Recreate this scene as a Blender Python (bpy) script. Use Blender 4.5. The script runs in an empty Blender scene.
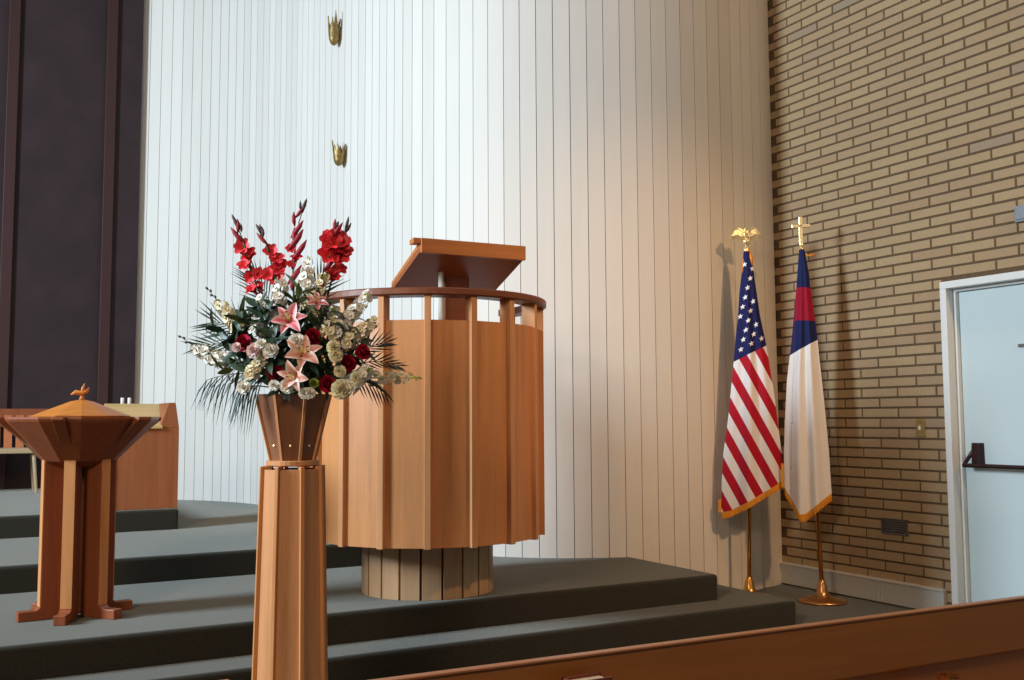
import bpy, math, random
from math import sin, cos, pi, radians, atan2, hypot, sqrt
from mathutils import Vector as V, Matrix as Mx
R = random.Random(7)
scene = bpy.context.scene
col = scene.collection

# ------------------------------------------------------------------ camera
FOC, PITCH, YAW, ROLL, EYE = 1000.0, math.atan(.08), radians(28.9), radians(.3), 1.23
FW = V((sin(YAW)*cos(PITCH), cos(YAW)*cos(PITCH), sin(PITCH)))
RT0 = V((cos(YAW), -sin(YAW), 0)); UP0 = RT0.cross(FW)
RT = cos(ROLL)*RT0 - sin(ROLL)*UP0
UP = sin(ROLL)*RT0 + cos(ROLL)*UP0
CAM = V((0, 0, EYE))
cd = bpy.data.cameras.new('camera'); co = bpy.data.objects.new('camera', cd); col.objects.link(co)
cd.sensor_width = 36; cd.lens = 36*FOC/1024; cd.clip_start = .02
co.matrix_world = Mx(((RT.x, UP.x, -FW.x, 0), (RT.y, UP.y, -FW.y, 0), (RT.z, UP.z, -FW.z, EYE), (0, 0, 0, 1)))
scene.camera = co
def at(x, y, d):                      # surveying helper: the spot seen at (x, y), d metres ahead
    return CAM + (FW*FOC + RT*(x-512) + UP*(340-y))*(d/FOC)
def on_plane(x, y, p, n):
    r = FW*FOC + RT*(x-512) + UP*(340-y)
    return CAM + r*((V(p)-CAM).dot(n)/r.dot(n))

# ------------------------------------------------------------------ materials
def srgb(c):
    return tuple((v/12.92 if v <= .04045 else ((v+.055)/1.055)**2.4) for v in [q/255 for q in c])
class NT:
    def __init__(s, name, rough=.5, metal=0, spec=.5):
        s.m = bpy.data.materials.new(name); s.m.use_nodes = True; s.t = s.m.node_tree
        s.b = s.t.nodes['Principled BSDF']
        s.b.inputs['Roughness'].default_value = rough; s.b.inputs['Metallic'].default_value = metal
        s.b.inputs['Specular IOR Level'].default_value = spec
    def n(s, typ, **k):
        nd = s.t.nodes.new(typ)
        for a, b in k.items(): setattr(nd, a, b)
        return nd
    def l(s, a, b): s.t.links.new(a, b)
    def coord(s, kind='Object', scale=(1, 1, 1)):
        tc = s.n('ShaderNodeTexCoord'); mp = s.n('ShaderNodeMapping'); mp.inputs['Scale'].default_value = scale
        s.l(tc.outputs[kind], mp.inputs['Vector']); return mp.outputs[0]
    def noise(s, vec, scale, detail=3):
        nz = s.n('ShaderNodeTexNoise'); nz.inputs['Scale'].default_value = scale; nz.inputs['Detail'].default_value = detail
        s.l(vec, nz.inputs['Vector']); return nz.outputs['Fac']
    def ramp(s, fac, stops):
        r = s.n('ShaderNodeValToRGB'); e = r.color_ramp.elements
        while len(e) < len(stops): e.new(.5)
        for q, (p, c) in zip(e, stops): q.position = p; q.color = (*c, 1)
        s.l(fac, r.inputs[0]); return r.outputs[0]
    def bump(s, h, strength, dist=.01):
        b = s.n('ShaderNodeBump'); b.inputs['Strength'].default_value = strength; b.inputs['Distance'].default_value = dist
        s.l(h, b.inputs['Height']); s.l(b.outputs[0], s.b.inputs['Normal'])
    def math(s, op, a, b=None, c=None):
        m = s.n('ShaderNodeMath', operation=op)
        for i, v in enumerate((a, b, c)):
            if v is None: continue
            if isinstance(v, (int, float)): m.inputs[i].default_value = v
            else: s.l(v, m.inputs[i])
        return m.outputs[0]
    def mix(s, f, a, b):
        m = s.n('ShaderNodeMix', data_type='RGBA')
        for k, v in ((0, f), (6, a), (7, b)):
            if isinstance(v, tuple): m.inputs[k].default_value = (*v, 1)
            elif isinstance(v, (int, float)): m.inputs[k].default_value = v
            else: s.l(v, m.inputs[k])
        return m.outputs[2]
    def col(s, c): s.l(c, s.b.inputs['Base Color'])

def plain(name, c, rough=.5, metal=0, var=.12, scale=30, spec=.5, bump=0):
    t = NT(name, rough, metal, spec); c = srgb(c)
    f = t.noise(t.coord(), scale)
    t.col(t.ramp(f, [(.25, tuple(v*(1-var) for v in c)), (.75, tuple(min(1, v*(1+var)) for v in c))]))
    if bump: t.bump(f, bump, .004)
    return t.m
def wood(name, c, axis='z', rough=.42, var=.2, fine=1.0):
    t = NT(name, rough, 0, .4); c = srgb(c)
    sc = {'z': (9, 9, .5), 'x': (.5, 9, 9), 'y': (9, .5, 9)}[axis]
    v = t.coord('Object', sc)
    a = t.noise(v, 3*fine, 4); b = t.noise(v, 22*fine, 2)
    f = t.math('ADD', t.math('MULTIPLY', a, .7), t.math('MULTIPLY', b, .3))
    t.col(t.ramp(f, [(.3, tuple(q*(1-var) for q in c)), (.5, c), (.72, tuple(min(1, q*(1+var*.8)) for q in c))]))
    t.bump(b, .05, .002)
    return t.m

def mk_carpet():
    t = NT('carpet', .95, 0, .05); v = t.coord()
    a = t.noise(v, 260, 2); b = t.noise(v, 5, 3)
    c = srgb((63, 60, 51)); d = srgb((46, 44, 38))
    k = t.ramp(a, [(.3, tuple(q*.8 for q in d)), (.7, c)])
    t.col(t.mix(t.math('MULTIPLY', b, .4), k, tuple(q*.7 for q in c)))
    t.b.inputs['Sheen Weight'].default_value = .45; t.b.inputs['Sheen Roughness'].default_value = .45; t.b.inputs['Sheen Tint'].default_value = (.8, .82, .74, 1)
    t.bump(a, .5, .004); return t.m
def mk_brick():
    t = NT('brick', .85, 0, .25)
    g = t.n('ShaderNodeNewGeometry'); v = t.coord()
    r = g.outputs['Random Per Island']
    c = t.ramp(r, [(0, srgb((171, 144, 112))), (.3, srgb((177, 152, 116))), (.62, srgb((180, 156, 119))), (.97, srgb((171, 145, 114))), (1, srgb((156, 141, 122)))])
    f = t.noise(v, 55, 4)
    t.col(t.mix(t.math('MULTIPLY', f, .35), c, srgb((116, 92, 68))))
    t.bump(t.noise(v, 140, 3), .25, .004); return t.m
def mk_mortar():
    return plain('mortar', (100, 82, 62), .95, 0, .15, 60, .2)
def mk_boards():
    t = NT('painted boards', .6, 0, .3)
    g = t.n('ShaderNodeNewGeometry'); r = g.outputs['Random Per Island']
    v = t.coord('Object', (4, 4, .35))
    f = t.noise(v, 4, 3)
    k = t.math('ADD', t.math('MULTIPLY', r, .5), t.math('MULTIPLY', f, .5))
    t.col(t.ramp(k, [(.2, srgb((222, 217, 207))), (.8, srgb((232, 228, 219)))])); return t.m
def mk_dark_wall():
    t = NT('dark fabric wall', .9, 0, .2); v = t.coord()
    f = t.noise(v, 3, 3); t.col(t.ramp(f, [(.3, srgb((54, 43, 44))), (.7, srgb((62, 49, 50)))])); t.bump(t.noise(v, 200, 2), .2, .002); return t.m
def mk_us():
    t = NT('flag cloth with stripes', .8, 0, .2)
    uv = t.n('ShaderNodeUVMap'); s = t.n('ShaderNodeSeparateXYZ'); t.l(uv.outputs[0], s.inputs[0])
    fr = t.math('FRACT', s.outputs[0])
    red = t.math('LESS_THAN', fr, .5)
    cst = t.mix(red, srgb((232, 226, 222)), srgb((176, 22, 42)))
    blue = t.math('LESS_THAN', s.outputs[1], 0)
    t.col(t.mix(blue, cst, srgb((30, 34, 84)))); t.bump(t.noise(t.coord(), 500, 1), .15, .001); return t.m
def mk_christian():
    t = NT('flag cloth white and navy', .8, 0, .2)
    uv = t.n('ShaderNodeUVMap'); s = t.n('ShaderNodeSeparateXYZ'); t.l(uv.outputs[0], s.inputs[0])
    navy = t.math('LESS_THAN', s.outputs[1], 0)
    red = t.math('MULTIPLY', t.math('GREATER_THAN', s.outputs[0], 0), t.math('LESS_THAN', s.outputs[0], 1))
    c = t.mix(navy, srgb((234, 230, 226)), srgb((28, 38, 84)))
    t.col(t.mix(red, c, srgb((150, 22, 48)))); t.bump(t.noise(t.coord(), 500, 1), .15, .001); return t.m
def mk_lily(name, mid, edge):
    t = NT(name, .55, 0, .3)
    uv = t.n('ShaderNodeUVMap'); s = t.n('ShaderNodeSeparateXYZ'); t.l(uv.outputs[0], s.inputs[0])
    a = t.math('ABSOLUTE', s.outputs[0])
    t.col(t.ramp(a, [(.05, srgb(mid)), (.75, srgb(edge))])); return t.m

M = dict(
    carpet=mk_carpet(), brick=mk_brick(), mortar=mk_mortar(), boards=mk_boards(), dark_wall=mk_dark_wall(),
    groove=plain('groove shadow gap', (120, 112, 102), .9), trim_red=plain('dark red trim', (58, 27, 25), .6),
    white_paint=plain('white gloss paint', (222, 224, 220), .4, 0, .03), door_paint=plain('pale blue door paint', (196, 212, 212), .4, 0, .02, 3),
    base_paint=plain('baseboard paint', (196, 196, 188), .5, 0, .05), bronze=plain('dark bronze', (62, 42, 40), .35, .7),
    grey_metal=plain('grey metal', (98, 96, 96), .5, .3), dark=plain('dark hollow', (22, 20, 20), .9),
    brass=plain('brass', (214, 164, 84), .25, .9, .06), gold=plain('polished gold', (252, 228, 170), .25, .7, .05),
    copper=plain('copper gold', (212, 156, 98), .28, .9, .06), bronze_art=plain('antique gold bronze', (150, 124, 72), .45, .5, .2, 40),
    oak=wood('oak veneer', (205, 141, 88)), oak_rib=wood('oak rib', (210, 150, 100)), oak_dark=wood('walnut stained oak', (128, 72, 46), 'x'),
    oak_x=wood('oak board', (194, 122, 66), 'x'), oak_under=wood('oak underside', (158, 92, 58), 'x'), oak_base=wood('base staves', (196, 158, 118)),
    stand=wood('stand oak', (208, 146, 96)), planter=wood('planter wood', (140, 92, 64)),
    font=wood('font mahogany', (142, 78, 46)), font_lid=wood('lid oak', (206, 128, 56), 'x'), rib_and_lit_edge=wood('rib and lit edge oak', (206, 142, 88)),  # last one: stand ribs, plus painted daylight on font leg and desk edges
    desk=wood('desk wood', (158, 96, 60)), desk_top=wood('tan desk top', (206, 172, 112), 'x'), bench=wood('bench oak', (178, 106, 66)), bench_seat=wood('bench seat', (182, 160, 126), 'x'),
    pew=wood('pew wood', (184, 110, 46), 'x', .38, .16, .6), pew_edge=wood('pew cap', (168, 106, 64), 'x', .35, .15, .6),
    us=mk_us(), christian=mk_christian(), star=plain('star white', (240, 238, 236), .8), fringe=plain('gold fringe', (226, 150, 40), .7, 0, .35, 160), cord=plain('gold cord', (232, 140, 30), .6, 0, .3, 120),
    glad=plain('gladiolus red', (250, 64, 76), .55, 0, .25, 25), glad_bud=plain('gladiolus bud', (158, 30, 52), .6, 0, .3, 40), throat=plain('pale throat', (246, 180, 150), .6),
    stem=plain('green stem', (84, 104, 60), .6, 0, .25, 40), tip=plain('dusky bud tip', (88, 66, 68), .6, 0, .3, 60), leaf=plain('dark green leaf', (44, 66, 44), .45, 0, .35, 30), leaf_b=plain('mid green leaf', (84, 98, 48), .45, 0, .3, 30), palm=plain('palm green', (50, 72, 60), .45, 0, .3, 30),
    lily_p=mk_lily('pink lily petal', (226, 92, 112), (248, 208, 206)), lily_q=mk_lily('peach lily petal', (240, 160, 140), (250, 220, 205)), anther=plain('lily anther', (150, 70, 30), .7),
    rose=plain('crimson rose', (182, 18, 56), .55, 0, .3, 60), white_f=plain('cream petal', (250, 246, 234), .6, 0, .05, 60), blush=plain('blush petal', (246, 220, 214), .6, 0, .06, 60), yellow_f=plain('butter petal', (248, 238, 204), .6, 0, .08, 60), bud_g=plain('lime bud', (206, 220, 110), .5, 0, .1, 60),
    wax=plain('white wax', (232, 228, 220), .5), paper=plain('book cover red', (128, 62, 44), .6), pages=plain('book pages', (214, 190, 160), .8), wallbox=plain('blue grey box', (128, 134, 142), .5))

# ------------------------------------------------------------------ mesh builder
class MB:
    def __init__(s): s.v = []; s.f = []; s.mi = []; s.uv = {}; s.X = Mx.Identity(4); s.k = 0
    def add(s, vs, fs, uvs=None):
        o = len(s.v)
        s.v += [tuple(s.X @ V(p)) for p in vs]
        s.f += [tuple(o+i for i in q) for q in fs]; s.mi += [s.k]*len(fs)
        if uvs:
            for i, u in enumerate(uvs): s.uv[o+i] = u
        return s
    def box(s, x0, x1, y0, y1, z0, z1):
        return s.add([(x0, y0, z0), (x1, y0, z0), (x1, y1, z0), (x0, y1, z0), (x0, y0, z1), (x1, y0, z1), (x1, y1, z1), (x0, y1, z1)],
                     [(3, 2, 1, 0), (4, 5, 6, 7), (0, 1, 5, 4), (1, 2, 6, 5), (2, 3, 7, 6), (3, 0, 4, 7)])
    def hexa(s, bot, top):                 # two quads joined
        return s.add(list(bot)+list(top), [(3, 2, 1, 0), (4, 5, 6, 7), (0, 1, 5, 4), (1, 2, 6, 5), (2, 3, 7, 6), (3, 0, 4, 7)])
    def prism(s, poly, fn0, fn1):          # poly 2D, two maps to 3D
        n = len(poly); vs = [fn0(*p) for p in poly]+[fn1(*p) for p in poly]
        fs = [tuple(range(n-1, -1, -1)), tuple(range(n, 2*n))]+[(i, (i+1) % n, n+(i+1) % n, n+i) for i in range(n)]
        return s.add(vs, fs)
    def lathe(s, prof, n=24, a0=0):
        vs = []; fs = []
        for r, z in prof:
            for i in range(n):
                a = a0+2*pi*i/n; vs.append((r*cos(a), r*sin(a), z))
        m = len(prof)
        for j in range(m-1):
            for i in range(n): fs.append((j*n+i, j*n+(i+1) % n, (j+1)*n+(i+1) % n, (j+1)*n+i))
        fs.append(tuple(range(n-1, -1, -1))); fs.append(tuple((m-1)*n+i for i in range(n)))
        return s.add(vs, fs)
    def tube(s, pts, rad, n=8):
        pts = [V(p) for p in pts]; m = len(pts)
        if not isinstance(rad, (list, tuple)): rad = [rad]*m
        vs = []; fs = []; up = None
        for i, p in enumerate(pts):
            d = (pts[min(i+1, m-1)]-pts[max(i-1, 0)]).normalized()
            if up is None: up = V((0, 0, 1)) if abs(d.z) < .9 else V((1, 0, 0))
            a = d.cross(up).normalized(); up = a.cross(d)
            for k in range(n):
                t = 2*pi*k/n; vs.append(p+(a*cos(t)+up*sin(t))*rad[i])
        for j in range(m-1):
            for k in range(n): fs.append((j*n+k, j*n+(k+1) % n, (j+1)*n+(k+1) % n, (j+1)*n+k))
        fs.append(tuple(range(n-1, -1, -1))); fs.append(tuple((m-1)*n+k for k in range(n)))
        return s.add(vs, fs)
    def grid(s, fn, nu, nv, uvf=None, flip=False):
        vs = []; us = []
        for j in range(nv+1):
            for i in range(nu+1):
                vs.append(fn(i/nu, j/nv))
                if uvf: us.append(uvf(i/nu, j/nv))
        w = nu+1
        fs = [(j*w+i, j*w+i+1, (j+1)*w+i+1, (j+1)*w+i) for j in range(nv) for i in range(nu)]
        if flip: fs = [q[::-1] for q in fs]
        return s.add(vs, fs, us if uvf else None)
    def petal(s, c, A, Rr, L, W, t0, t1, cup=.3, nv=4, nu=2, ruff=0, pw=.75, bl=.93):
        c, A, Rr = V(c), V(A).normalized(), V(Rr).normalized(); S = A.cross(Rr)
        pos = [(0., 0.)]
        for j in range(nv):
            th = t0+(t1-t0)*(j+.5)/nv; pos.append((pos[-1][0]+cos(th)*L/nv, pos[-1][1]+sin(th)*L/nv))
        def fn(u, v):
            j = int(round(v*nv)); a, r = pos[j]; th = t0+(t1-t0)*v
            w = W*(sin(pi*min(1, .06+bl*v**pw)))**.8; q = (u-.5)*2
            nrm = A*sin(th)-Rr*cos(th)
            return c+A*a+Rr*r+S*(q*w*.5)+nrm*(cup*w*q*q*.5+(R.uniform(-ruff, ruff) if ruff else 0))
        return s.grid(fn, nu, nv, lambda u, v: (2*u-1, v))
    def build(s, name, mats, parent=None, smooth=False, loc=None, bevel=0, seg=2):
        me = bpy.data.meshes.new(name); me.from_pydata(s.v, [], s.f)
        for m in (mats if isinstance(mats, (list, tuple)) else [mats]): me.materials.append(M[m])
        me.polygons.foreach_set('material_index', s.mi)
        if smooth: me.polygons.foreach_set('use_smooth', [True]*len(s.f))
        if s.uv:
            ul = me.uv_layers.new(name='UVMap')
            for lp in me.loops: ul.data[lp.index].uv = s.uv.get(lp.vertex_index, (0, 0))
        me.update()
        o = bpy.data.objects.new(name, me); col.objects.link(o)
        if parent: o.parent = parent
        if loc is not None: o.location = loc
        if bevel:
            b = o.modifiers.new('bevel', 'BEVEL'); b.width = bevel; b.segments = seg; b.limit_method = 'ANGLE'; b.angle_limit = radians(35)
        return o
def thing(name, label, cat, loc=(0, 0, 0), rz=0, group=None):
    o = bpy.data.objects.new(name, None); o.empty_display_size = .1; col.objects.link(o); o.location = loc; o.rotation_euler = (0, 0, rz)
    return tag(o, label, cat, group)
def tag(o, label, cat, group=None):
    o['label'] = label; o['category'] = cat
    if group: o['group'] = group
    return o
def struct(o, label=None, cat=None):
    o['kind'] = 'structure'
    if label: o['label'] = label; o['category'] = cat
    return o
def rotz(a): return Mx.Rotation(a, 4, 'Z')

# ------------------------------------------------------------------ the setting
BX = 5.43                                    # face of the brick wall
PATH = [(5.43, 5.67), (5.281, 5.624), (5.166, 5.595), (5.049, 5.571), (4.932, 5.554), (4.814, 5.542), (4.695, 5.537), (4.576, 5.539), (4.458, 5.546), (4.34, 5.561), (4.223, 5.582), (4.107, 5.609), (3.994, 5.643), (3.882, 5.684), (3.773, 5.73), (3.667, 5.784), (3.565, 5.846), (3.469, 5.916), (3.379, 5.993), (3.296, 6.077), (3.219, 6.168), (3.15, 6.265), (3.089, 6.367), (3.034, 6.472), (2.985, 6.58), (2.943, 6.691), (2.907, 6.804), (2.879, 6.92), (2.857, 7.036), (2.841, 7.154), (2.826, 7.272), (2.811, 7.39), (2.795, 7.507), (2.779, 7.625), (2.762, 7.743), (2.745, 7.86), (2.727, 7.978), (2.709, 8.095), (2.692, 8.213), (2.676, 8.33), (2.66, 8.448), (2.645, 8.566), (2.63, 8.684), (2.616, 8.801), (2.601, 8.919), (2.583, 9.037), (2.563, 9.154), (2.54, 9.27), (2.514, 9.386), (2.486, 9.502), (2.455, 9.616), (2.42, 9.73), (2.379, 9.841), (2.331, 9.95), (2.277, 10.055), (2.216, 10.158), (2.15, 10.256), (2.078, 10.35), (2.0, 10.44), (1.915, 10.523), (1.824, 10.6), (1.728, 10.669), (1.626, 10.73), (1.52, 10.783), (1.41, 10.828), (1.296, 10.862), (1.18, 10.888), (1.063, 10.905)]
TOPZ = 7.0
def boards():
    b = MB(); g = .005; dp = .014
    for (x0, y0), (x1, y1) in zip(PATH[:-1], PATH[1:]):
        a, c = V((x0, y0, 0)), V((x1, y1, 0)); d = (c-a).normalized(); n = V((d.y, -d.x, 0))
        if n.dot(V((-1, -1, 0))) < 0: n = -n
        p, q = a+d*g*.5, c-d*g*.5
        b.k = 0
        pts = [p-n*dp, p+n*0, q+n*0, q-n*dp]
        vs = [(k.x, k.y, 0) for k in pts]+[(k.x, k.y, TOPZ) for k in pts]
        b.add(vs, [(0, 1, 5, 4), (1, 2, 6, 5), (2, 3, 7, 6)])
    b.k = 1
    for (x0, y0), (x1, y1) in zip(PATH[:-1], PATH[1:]):
        a, c = V((x0, y0, 0)), V((x1, y1, 0)); d = (c-a).normalized(); n = V((d.y, -d.x, 0))
        if n.dot(V((-1, -1, 0))) < 0: n = -n
        p, q = a-n*dp, c-n*dp
        b.add([(p.x, p.y, 0), (q.x, q.y, 0), (q.x, q.y, TOPZ), (p.x, p.y, TOPZ)], [(0, 1, 2, 3)])
    struct(b.build('wall_back', ['boards', 'groove']))
boards()

# brick wall: every brick of the face stands proud of the raked joints
DY0, DY1, DZ = 3.04, 4.195, 2.085           # door opening
def bricks():
    b = MB(); ch, L, jt = .0677, .3025, .011
    b.k = 0
    for j in range(0, int(TOPZ/ch)):
        z0 = j*ch+jt*.5+.012; z1 = z0+ch-jt
        y = 5.69-(j % 2)*L*.5+.085
        while y > .6:
            a, c = y-L+jt*.5, y-jt*.5
            spans = [(a, c)]
            if z0 < DZ:
                spans = []
                if c > DY1: spans.append((max(a, DY1), c))
                if a < DY0: spans.append((a, min(c, DY0)))
            for p, q in spans:
                if q-p > .02:
                    e = .0025; dx = R.uniform(-.0012, .0012); x = BX+dx
                    vs = [(x+.009, p, z0), (x+.009, q, z0), (x+.009, q, z1), (x+.009, p, z1),
                          (x, p+e, z0+e), (x, q-e, z0+e), (x, q-e, z1-e), (x, p+e, z1-e)]
                    b.add(vs, [(4, 5, 6, 7)[::-1], (0, 1, 5, 4), (1, 2, 6, 5), (2, 3, 7, 6), (3, 0, 4, 7)])
            y -= L
    b.k = 1
    b.box(BX+.007, BX+.25, DY1, 5.95, 0, TOPZ)
    b.box(BX+.007, BX+.25, .6, DY0, 0, TOPZ)
    b.box(BX+.007, BX+.25, DY0, DY1, DZ, TOPZ)
    struct(b.build('wall_right', ['brick', 'mortar']))
bricks()

b = MB(); b.box(-5, BX+.25, -2.5, 12, -.12, 0); struct(b.build('floor', 'carpet'))
def step(x0, x1, y0, y1, z0, z1, nm):
    m = MB(); m.box(x0, x1, y0, y1, z0, z1); struct(m.build(nm, 'carpet', bevel=.022, seg=4))
step(-5, 4.41, 4.49, 6.6, .001, .15, 'floor_lowest_tread')
step(-5, 4.03, 4.745, 7.2, .002, .30, 'floor_pulpit_tread')
step(-5, 3.6, 6.18, 11.2, .003, .45, 'floor_chancel_tread')
step(-5, 1.43, 7.63, 11.2, .004, .60, 'floor_upper_tread')
b = MB(); b.box(-5, 1.545, 10.70, 10.85, .5, TOPZ); struct(b.build('wall_left', 'dark_wall'))
for i, px in enumerate((105, 5)):
    p = on_plane(px, 300, (0, 10.70, 0), V((0, 1, 0)))
    b = MB(); b.box(p.x-.05, p.x+.05, 10.665, 10.701, .6, TOPZ); struct(b.build('trim_%d' % (i+1), 'trim_red', bevel=.006))

# baseboard along the brick wall
b = MB(); b.box(BX-.03, BX+.01, 4.255, 5.68, .012, .150); b.box(BX-.042, BX+.01, 4.245, 5.685, .150, .164)
b.box(BX-.034, BX+.01, 4.245, 4.262, .012, .152); b.box(BX-.033, BX+.01, 4.72, 4.728, .012, .15); b.box(BX-.033, BX+.01, 4.755, 4.762, .012, .15)
struct(b.build('baseboard_right', 'base_paint', bevel=.003))

# door
d = bpy.data.objects.new('door_1', None); col.objects.link(d); d.location = (BX, DY1, 0); struct(d)
def dl(mb): mb.X = Mx.Translation((-BX, -DY1, 0)); return mb
b = dl(MB())
FWd = .045
b.box(BX-.022, BX+.13, DY1-FWd, DY1, 0, DZ-FWd); b.box(BX-.022, BX+.13, DY0, DY0+FWd, 0, DZ-FWd); b.box(BX-.022, BX+.13, DY0, DY1, DZ-FWd, DZ)
b.box(BX+.045, BX+.13, DY1-FWd-.018, DY1-FWd, 0, DZ-FWd-.018); b.box(BX+.045, BX+.13, DY0+FWd, DY0+FWd+.018, 0, DZ-FWd-.018); b.box(BX+.045, BX+.13, DY0+FWd, DY1-FWd, DZ-FWd-.018, DZ-FWd)
b.build('door_frame', 'white_paint', d, bevel=.003)
b = dl(MB()); b.box(BX+.075, BX+.119, DY0+FWd+.02, DY1-FWd-.02, .008, DZ-FWd-.02); slab = b.build('door_panel', 'door_paint', d, bevel=.003)
# exit bar: tapered latch case, angled arm, long tube
b = dl(MB()); xs = BX+.075
b.prism([(3.995, 1.075), (4.052, 1.075), (4.056, 1.04), (4.058, .93), (3.992, .93)], lambda y, z: (xs, y, z), lambda y, z: (xs-.05, y+(4.025-y)*.2, z))
b.tube([(xs-.03, 4.042, 1.035), (xs-.05, 4.065, .99), (xs-.085, 4.075, .945)], [.014, .013, .012], 8)
hb = b.build('exit_bar_latch', 'bronze', d, bevel=.003)
b = dl(MB()); b.tube([(xs-.085, 4.082, .938), (xs-.085, 3.05, .938)], .0135, 12); b.tube([(xs-.085, 3.07, .94), (xs-.03, 3.07, .99)], .012, 8); b.box(xs-.05, xs, 3.045, 3.1, .93, 1.075)
b.build('exit_bar', 'bronze', d, smooth=False)
b = dl(MB()); b.box(xs-.012, xs+.002, 3.50, 3.735, 1.646, 1.664); b.build('dark_slot', 'grey_metal', d)

# wall fittings on the brick
t = thing('light_switch', 'small brass light switch plate on the brick wall left of the door', 'light switch', (BX, 4.39, 1.165))
b = MB(); b.box(-.007, .002, -.034, .034, -.058, .058); b.build('switch_plate', 'bronze_art', t, bevel=.003)
b = MB(); b.box(-.019, -.006, -.006, .006, -.012, .014); b.build('toggle', 'wax', t, bevel=.002)
b = MB(); b.lathe([(.004, 0), (.004, .002)], 8); b.v = [(-.007-z, x, y+.04) for x, y, z in b.v]; b.build('screw', 'bronze', t)
t = thing('air_vent', 'grey slatted air vent low on the brick wall', 'air vent', (BX, 4.625, .515))
b = MB(); b.box(-.008, .002, -.105, .105, -.052, -.046); b.box(-.008, .002, -.105, .105, .046, .052); b.box(-.008, .002, -.105, -.099, -.052, .052); b.box(-.008, .002, .099, .105, -.052, .052)
b.build('frame', 'grey_metal', t)
b = MB(); b.box(-.001, .002, -.1, .1, -.048, .048); b.build('backing', 'dark', t)
for k in range(6):
    z = -.040+.016*k; b = MB(); b.hexa([(-.009, -.099, z-.006), (-.001, -.099, z+.002), (-.001, .099, z+.002), (-.009, .099, z-.006)], [(-.009, -.099, z-.003), (-.001, -.099, z+.006), (-.001, .099, z+.006), (-.009, .099, z-.003)])
    b.build('slat', 'grey_metal', t)
p = on_plane(1018, 215, (BX, 0, 0), V((1, 0, 0)))
b = MB(); b.box(-.03, .001, -.12, .004, -.048, .05); b.box(-.036, -.028, -.11, -.006, -.035, .037)
tag(b.build('alarm_box', 'wallbox', loc=(BX, p.y, p.z), bevel=.004), 'small blue-grey box on the brick wall above the door at the right edge', 'wall box')

# ------------------------------------------------------------------ pulpit
PC = V((2.30, 5.15, .30)); PT = thing('pulpit', 'round oak pulpit with vertical ribs, open rail and slanted reading desk on the carpeted platform', 'pulpit', PC)
FA = atan2(-PC.y, -PC.x)                    # a rib faces the nave seats
NR = 17; RD = .63
Z0, Z1, Z2 = .30, 1.435, 1.555              # drum bottom, panel top, rail underside (above the platform)
def polar(r, a): return V((r*cos(a), r*sin(a), 0))
for k in range(NR):
    a0, a1 = FA+2*pi*k/NR, FA+2*pi*(k+1)/NR
    p, q = polar(RD, a0), polar(RD, a1); pi_, qi = polar(RD-.02, a0), polar(RD-.02, a1)
    b = MB(); b.hexa([(*p.xy, Z0), (*q.xy, Z0), (*qi.xy, Z0), (*pi_.xy, Z0)], [(*p.xy, Z1), (*q.xy, Z1), (*qi.xy, Z1), (*pi_.xy, Z1)])
    if k not in (6, 7, 8, 9, 10): b.build('panel', 'oak', PT)
    if k in (7, 8, 9, 10): continue
    b = MB(); b.X = rotz(a0); b.box(RD-.055, RD+.022, -.017, .017, Z0-.004, Z2); b.build('rib', 'oak_rib', PT, bevel=.003)
b = MB()
nn = 64; aa = [FA+radians(-130)+radians(260)*i/nn for i in range(nn+1)]
pf = ((RD-.075, Z2), (RD+.03, Z2), (RD+.04, Z2+.008), (RD+.04, Z2+.034), (RD+.034, Z2+.04), (RD-.075, Z2+.04))
b.add([(q*cos(a), q*sin(a), z) for a in aa for q, z in pf], [(i*6+j, (i+1)*6+j, (i+1)*6+(j+1) % 6, i*6+(j+1) % 6) for i in range(nn) for j in range(6)]+[(5, 4, 3, 2, 1, 0), tuple(nn*6+j for j in range(6))])
b.build('top_rail', 'oak_dark', PT)
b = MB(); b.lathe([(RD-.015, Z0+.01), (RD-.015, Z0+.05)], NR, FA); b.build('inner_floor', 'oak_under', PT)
NB = 20
for k in range(NB):
    b = MB(); b.X = rotz(FA+2*pi*(k+.2)/NB); w = .36*math.tan(pi/NB)-.006
    b.hexa([(.335, -w*.95, 0), (.36, -w, 0), (.36, w, 0), (.335, w*.95, 0)], [(.335, -w*.95, Z0+.01), (.36, -w, Z0+.01), (.36, w, Z0+.01), (.335, w*.95, Z0+.01)])
    b.build('base_stave', 'oak_base', PT, bevel=.002)
b = MB(); b.lathe([(.338, 0), (.338, Z0+.012)], 40); b.build('base_core', 'dark', PT)
# reading desk: slopes down away from the nave
E0 = at(420, 238, 5.20)-PC; E1 = at(524, 247, 5.47)-PC; Lo = at(391, 284, 5.50)-PC; 
ex = (E1-E0); ex.z = 0; wd = ex.length; ex.normalize(); 
zt = (E0.z+E1.z)/2
ey = V((-ex.y, ex.x, 0)); 
dropv = Lo-E0; run = max(.32, dropv.dot(ey))+.07; fall = (zt-Lo.z)
off = dropv.dot(ex)*0
O = V((E0.x, E0.y, zt))
def D(u, v, w): return tuple(O+ex*u+ey*v+V((0, 0, w)))
tk = .03
b = MB(); b.hexa([D(0, 0, -.07), D(wd, 0, -.07), D(wd, run, -fall-.03), D(0, run, -fall-.03)], [D(0, 0, -.035), D(wd, 0, -.035), D(wd, run, -fall), D(0, run, -fall)])
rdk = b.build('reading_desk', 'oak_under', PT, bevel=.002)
b = MB(); b.hexa([D(0, -.022, -.078), D(wd, -.022, -.078), D(wd, .0, -.078), D(0, .0, -.078)], [D(0, -.022, 0), D(wd, -.022, 0), D(wd, .0, 0), D(0, .0, 0)])
b.build('front_lip', 'oak_x', rdk, bevel=.003)
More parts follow.
